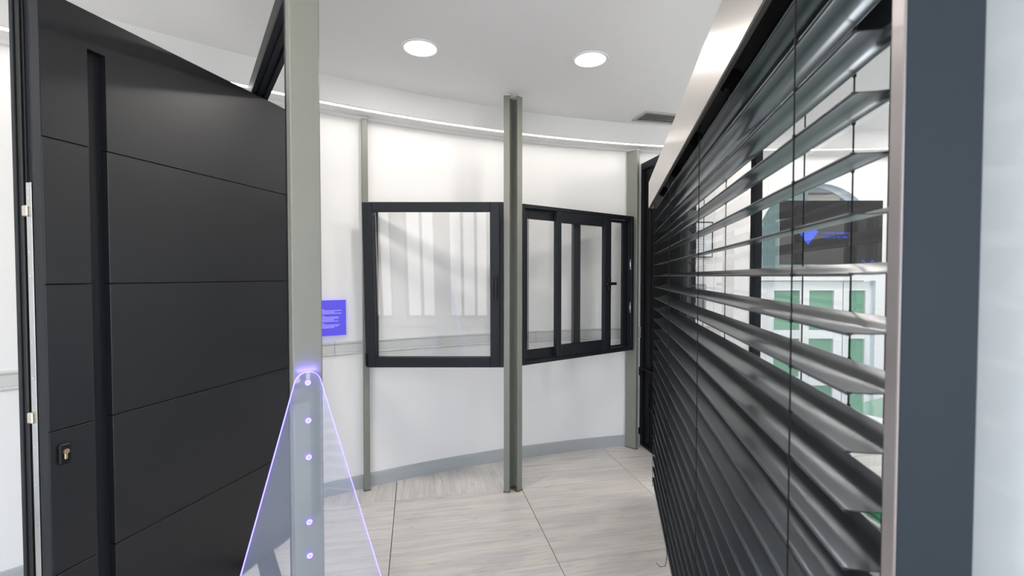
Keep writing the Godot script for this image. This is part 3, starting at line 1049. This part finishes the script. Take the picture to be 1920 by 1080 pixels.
func beyond() -> void:
	# arched doorway: ring, glazing, sign board, panelled white door
	var ac := Vector2(2.765, 1.80)
	var ar := 0.61
	var d := Node3D.new()
	d.name = "door_1"
	add_child(d)
	tag(d, "white arched doorway with green panes seen through the blind", "doorway", "", "structure")
	var st := mb()
	var n := 28
	for k in n:
		var a := PI * k / n
		var b := PI * (k + 1) / n
		var poly := PackedVector2Array([ac + Vector2(cos(a), sin(a)) * (ar - 0.07), ac + Vector2(cos(a), sin(a)) * ar, ac + Vector2(cos(b), sin(b)) * ar, ac + Vector2(cos(b), sin(b)) * (ar - 0.07)])
		prism(st, poly, -4.36, -4.215, Transform3D(), false)
		prism(st, poly, -4.36, -4.215, Transform3D(), true)
	obj("arch_frame", st, M.white_joinery, d)
	st = mb()
	bx(st, ac.x - ar, ac.x - ar + 0.07, 0.002, ac.y, -4.36, -4.215, 0.002)
	bx(st, ac.x + ar - 0.07, ac.x + ar, 0.002, ac.y, -4.36, -4.215, 0.002)
	bx(st, ac.x - ar + 0.07, ac.x + ar - 0.07, 1.46, 1.56, -4.36, -4.215, 0.002)
	obj("door_frame", st, M.white_joinery, d)
	st = mb()
	var fan := PackedVector2Array([Vector2(ac.x - ar + 0.06, 1.55), Vector2(ac.x + ar - 0.06, 1.55)])
	for k in 19:
		var a := PI * k / 18.0
		fan.append(ac + Vector2(cos(a), sin(a)) * (ar - 0.06))
	prism(st, fan, -4.30, -4.29)
	obj("fanlight_pane", st, M.glass, d)
	# door leaves with panes
	for q in [[2.250, 3.041], [3.049, 3.285]]:
		st = mb()
		var x0: float = q[0]
		var x1: float = q[1]
		var cols := [[2.412, 2.647], [2.735, 2.960]] if x0 < 3.0 else [[3.100, 3.250]]
		var rows := [[0.15, 0.49], [0.57, 0.925], [1.003, 1.369]]
		# stiles and rails round the panes
		var xs := [x0]
		for c in cols:
			xs.append_array(c)
		xs.append(x1)
		for k in range(0, xs.size(), 2):
			bx(st, xs[k], xs[k + 1], 0.008, 1.452, -4.31, -4.262, 0.002)
		for c in cols:
			var yy := [0.008]
			for r in rows:
				yy.append_array(r)
			yy.append(1.452)
			for k in range(0, yy.size(), 2):
				bx(st, c[0], c[1], yy[k], yy[k + 1], -4.31, -4.262, 0.002)
		var leaf := obj("door_leaf", st, M.white_joinery, d)
		for c in cols:
			for r in rows:
				st = mb()
				bx(st, c[0] - 0.005, c[1] + 0.005, r[0] - 0.005, r[1] + 0.005, -4.292, -4.284)
				obj("pane", st, M.green_glass, leaf)
	# smoked glass name board hung in front of the arch
	var s := thing("name_board", "dark glossy name board with blue lettering in the arched doorway", "sign", Vector3(2.95, 1.585, -4.16))
	st = mb()
	bx(st, -0.56, 0.36, 0.02, 0.59, -0.006, 0.006, 0.002)
	obj("board", st, M.smoked_board, s)
	var dia := mb()
	prism(dia, PackedVector2Array([Vector2(-0.305, 0.195), Vector2(-0.215, 0.315), Vector2(-0.305, 0.390), Vector2(-0.395, 0.315)]), 0.006, 0.008)
	obj("diamond_mark", dia, M.sign_blue, s)
	var yy := 0.302
	for line in ["creando mejores", "espacios de vida"]:
		var tm := TextMesh.new()
		tm.text = line
		var f := SystemFont.new()
		f.font_names = PackedStringArray(["Droid Sans"])
		tm.font = f
		tm.font_size = 32
		tm.pixel_size = 0.00098
		tm.depth = 0.002
		tm.horizontal_alignment = HORIZONTAL_ALIGNMENT_LEFT
		part("lettering", tm, M.sign_blue, s, Vector3(-0.180, yy, 0.007))
		yy -= 0.036
	for x in [0.19, 0.27]:
		st = mb()
		prism(st, PackedVector2Array([Vector2(x - 0.02, 0.035), Vector2(x, 0.065), Vector2(x + 0.02, 0.035), Vector2(x + 0.012, 0.035), Vector2(x, 0.052), Vector2(x - 0.012, 0.035)]), 0.006, 0.008)
		obj("arrow_mark", st, M.sign_blue, s)
	# poster and switch on the wall left of the arch
	st = mb()
	var p := thing("wall_notice", "small framed paper notice on the white wall left of the arch", "notice", Vector3(1.70, 1.83, -4.19), 0.07)
	frame4(st, -0.11, 0.11, -0.16, 0.16, 0.008, 0.008, 0.008, 0.008, 0.0, 0.012)
	obj("frame", st, M.charcoal, p)
	st = mb()
	bx(st, -0.102, 0.102, -0.152, 0.152, 0.0, 0.006)
	obj("sheet", st, M.paper, p)
	st = mb()
	for k in 9:
		bx(st, -0.08, 0.06 - 0.02 * (k % 3), 0.10 - 0.024 * k, 0.104 - 0.024 * k, 0.0055, 0.0065)
	obj("print", st, M.print_grey, p)
	var sw := thing("wall_panel", "grey flush service panel low on the white wall left of the arch", "panel", Vector3(1.70, 1.30, -4.19), 0.07)
	st = mb()
	bx(st, -0.05, 0.05, -0.13, 0.13, 0.0, 0.02, 0.003)
	obj("cover", st, M.print_grey, sw)
	# glass table with brochures
	var tb := thing("glass_table", "glass topped table with papers behind the blind", "table", Vector3(2.10, 0, -2.35), 0.5)
	st = mb()
	bx(st, -0.50, 0.50, 0.738, 0.750, -0.35, 0.35, 0.002)
	var g := obj("table_top", st, M.green_glass, tb)
	tag(g, "green tinted glass top")
	for x in [-0.42, 0.42]:
		for z in [-0.28, 0.28]:
			st = mb()
			cyl(st, Vector3(x, 0.37, z), Vector3.UP, 0.02, 0.02, 0.737, 14)
			obj("leg", st, M.chrome, tb)
	var rng := RandomNumberGenerator.new()
	rng.seed = 21
	var words := ["white brochure lying at the far end of the glass table", "white brochure fanned out in the middle of the glass table", "white brochure lying at the near end of the glass table"]
	for k in 3:
		var h := thing("brochure", words[k], "brochure", Vector3(1.86 + 0.2 * k, 0.7505, -2.42 + 0.09 * k), rng.randf_range(-0.6, 0.6), "brochures on the glass table")
		st = mb()
		bx(st, -0.075, 0.075, 0.0, 0.004, -0.105, 0.105)
		obj("pages", st, M.paper, h)
		st = mb()
		bx(st, -0.055, 0.055, 0.0041, 0.0046, -0.085, -0.02)
		obj("cover_print", st, M.print_grey, h)
	# green block on a white plinth
	var pl := thing("white_plinth", "slim white plinth behind the near end of the blind", "plinth", Vector3(1.02, 0, -1.22), 0.2)
	st = mb()
	bx(st, -0.09, 0.09, 0.0, 0.03, -0.09, 0.09, 0.003)
	bx(st, -0.075, 0.075, 0.03, 0.84, -0.075, 0.075, 0.003)
	bx(st, -0.09, 0.09, 0.84, 0.86, -0.09, 0.09, 0.003)
	obj("body", st, M.white_plastic, pl)
	st = mb()
	bx(st, -0.06, 0.06, 0.0, 0.03, -0.045, 0.045, 0.006)
	var gb := obj("sample_block", st, M.bright_green)
	gb.position = Vector3(1.02, 0.8605, -1.22)
	tag(gb, "bright green glossy block on the slim white plinth", "block")
	# street outside
	st = mb()
	bx(st, -6.0, 10.0, -0.2, -0.10, -16.0, -4.65)
	struct("ground_outside", st, M.pavement, "pale pavement outside the arched doorway", "pavement")
	var bld := thing("facade_building", "tan building with dark floor bands outside the arched doorway", "building", Vector3(6.0, -0.1, -12.0))
	st = mb()
	bx(st, -5.0, 5.0, 0.0, 9.0, -2.0, 0.0)
	obj("wall", st, M.facade_tan, bld)
	for y in [0.9, 2.3, 3.7, 5.1]:
		st = mb()
		bx(st, -5.0, 5.0, y, y + 0.5, 0.0, 0.25, 0.01)
		obj("floor_band", st, M.facade_dark, bld)
	for x in [-3.6, -2.0, -0.4, 1.2, 2.8]:
		for y in [1.5, 2.9, 4.3]:
			st = mb()
			bx(st, x - 0.35, x + 0.35, y, y + 0.7, -0.01, 0.03, 0.005)
			obj("window", st, M.facade_dark, bld)
	st = mb()
	bx(st, -1.0, 1.0, 0.0, 6.0, 0.3, 1.0, 0.02)
	obj("bay", st, M.facade_green, bld)
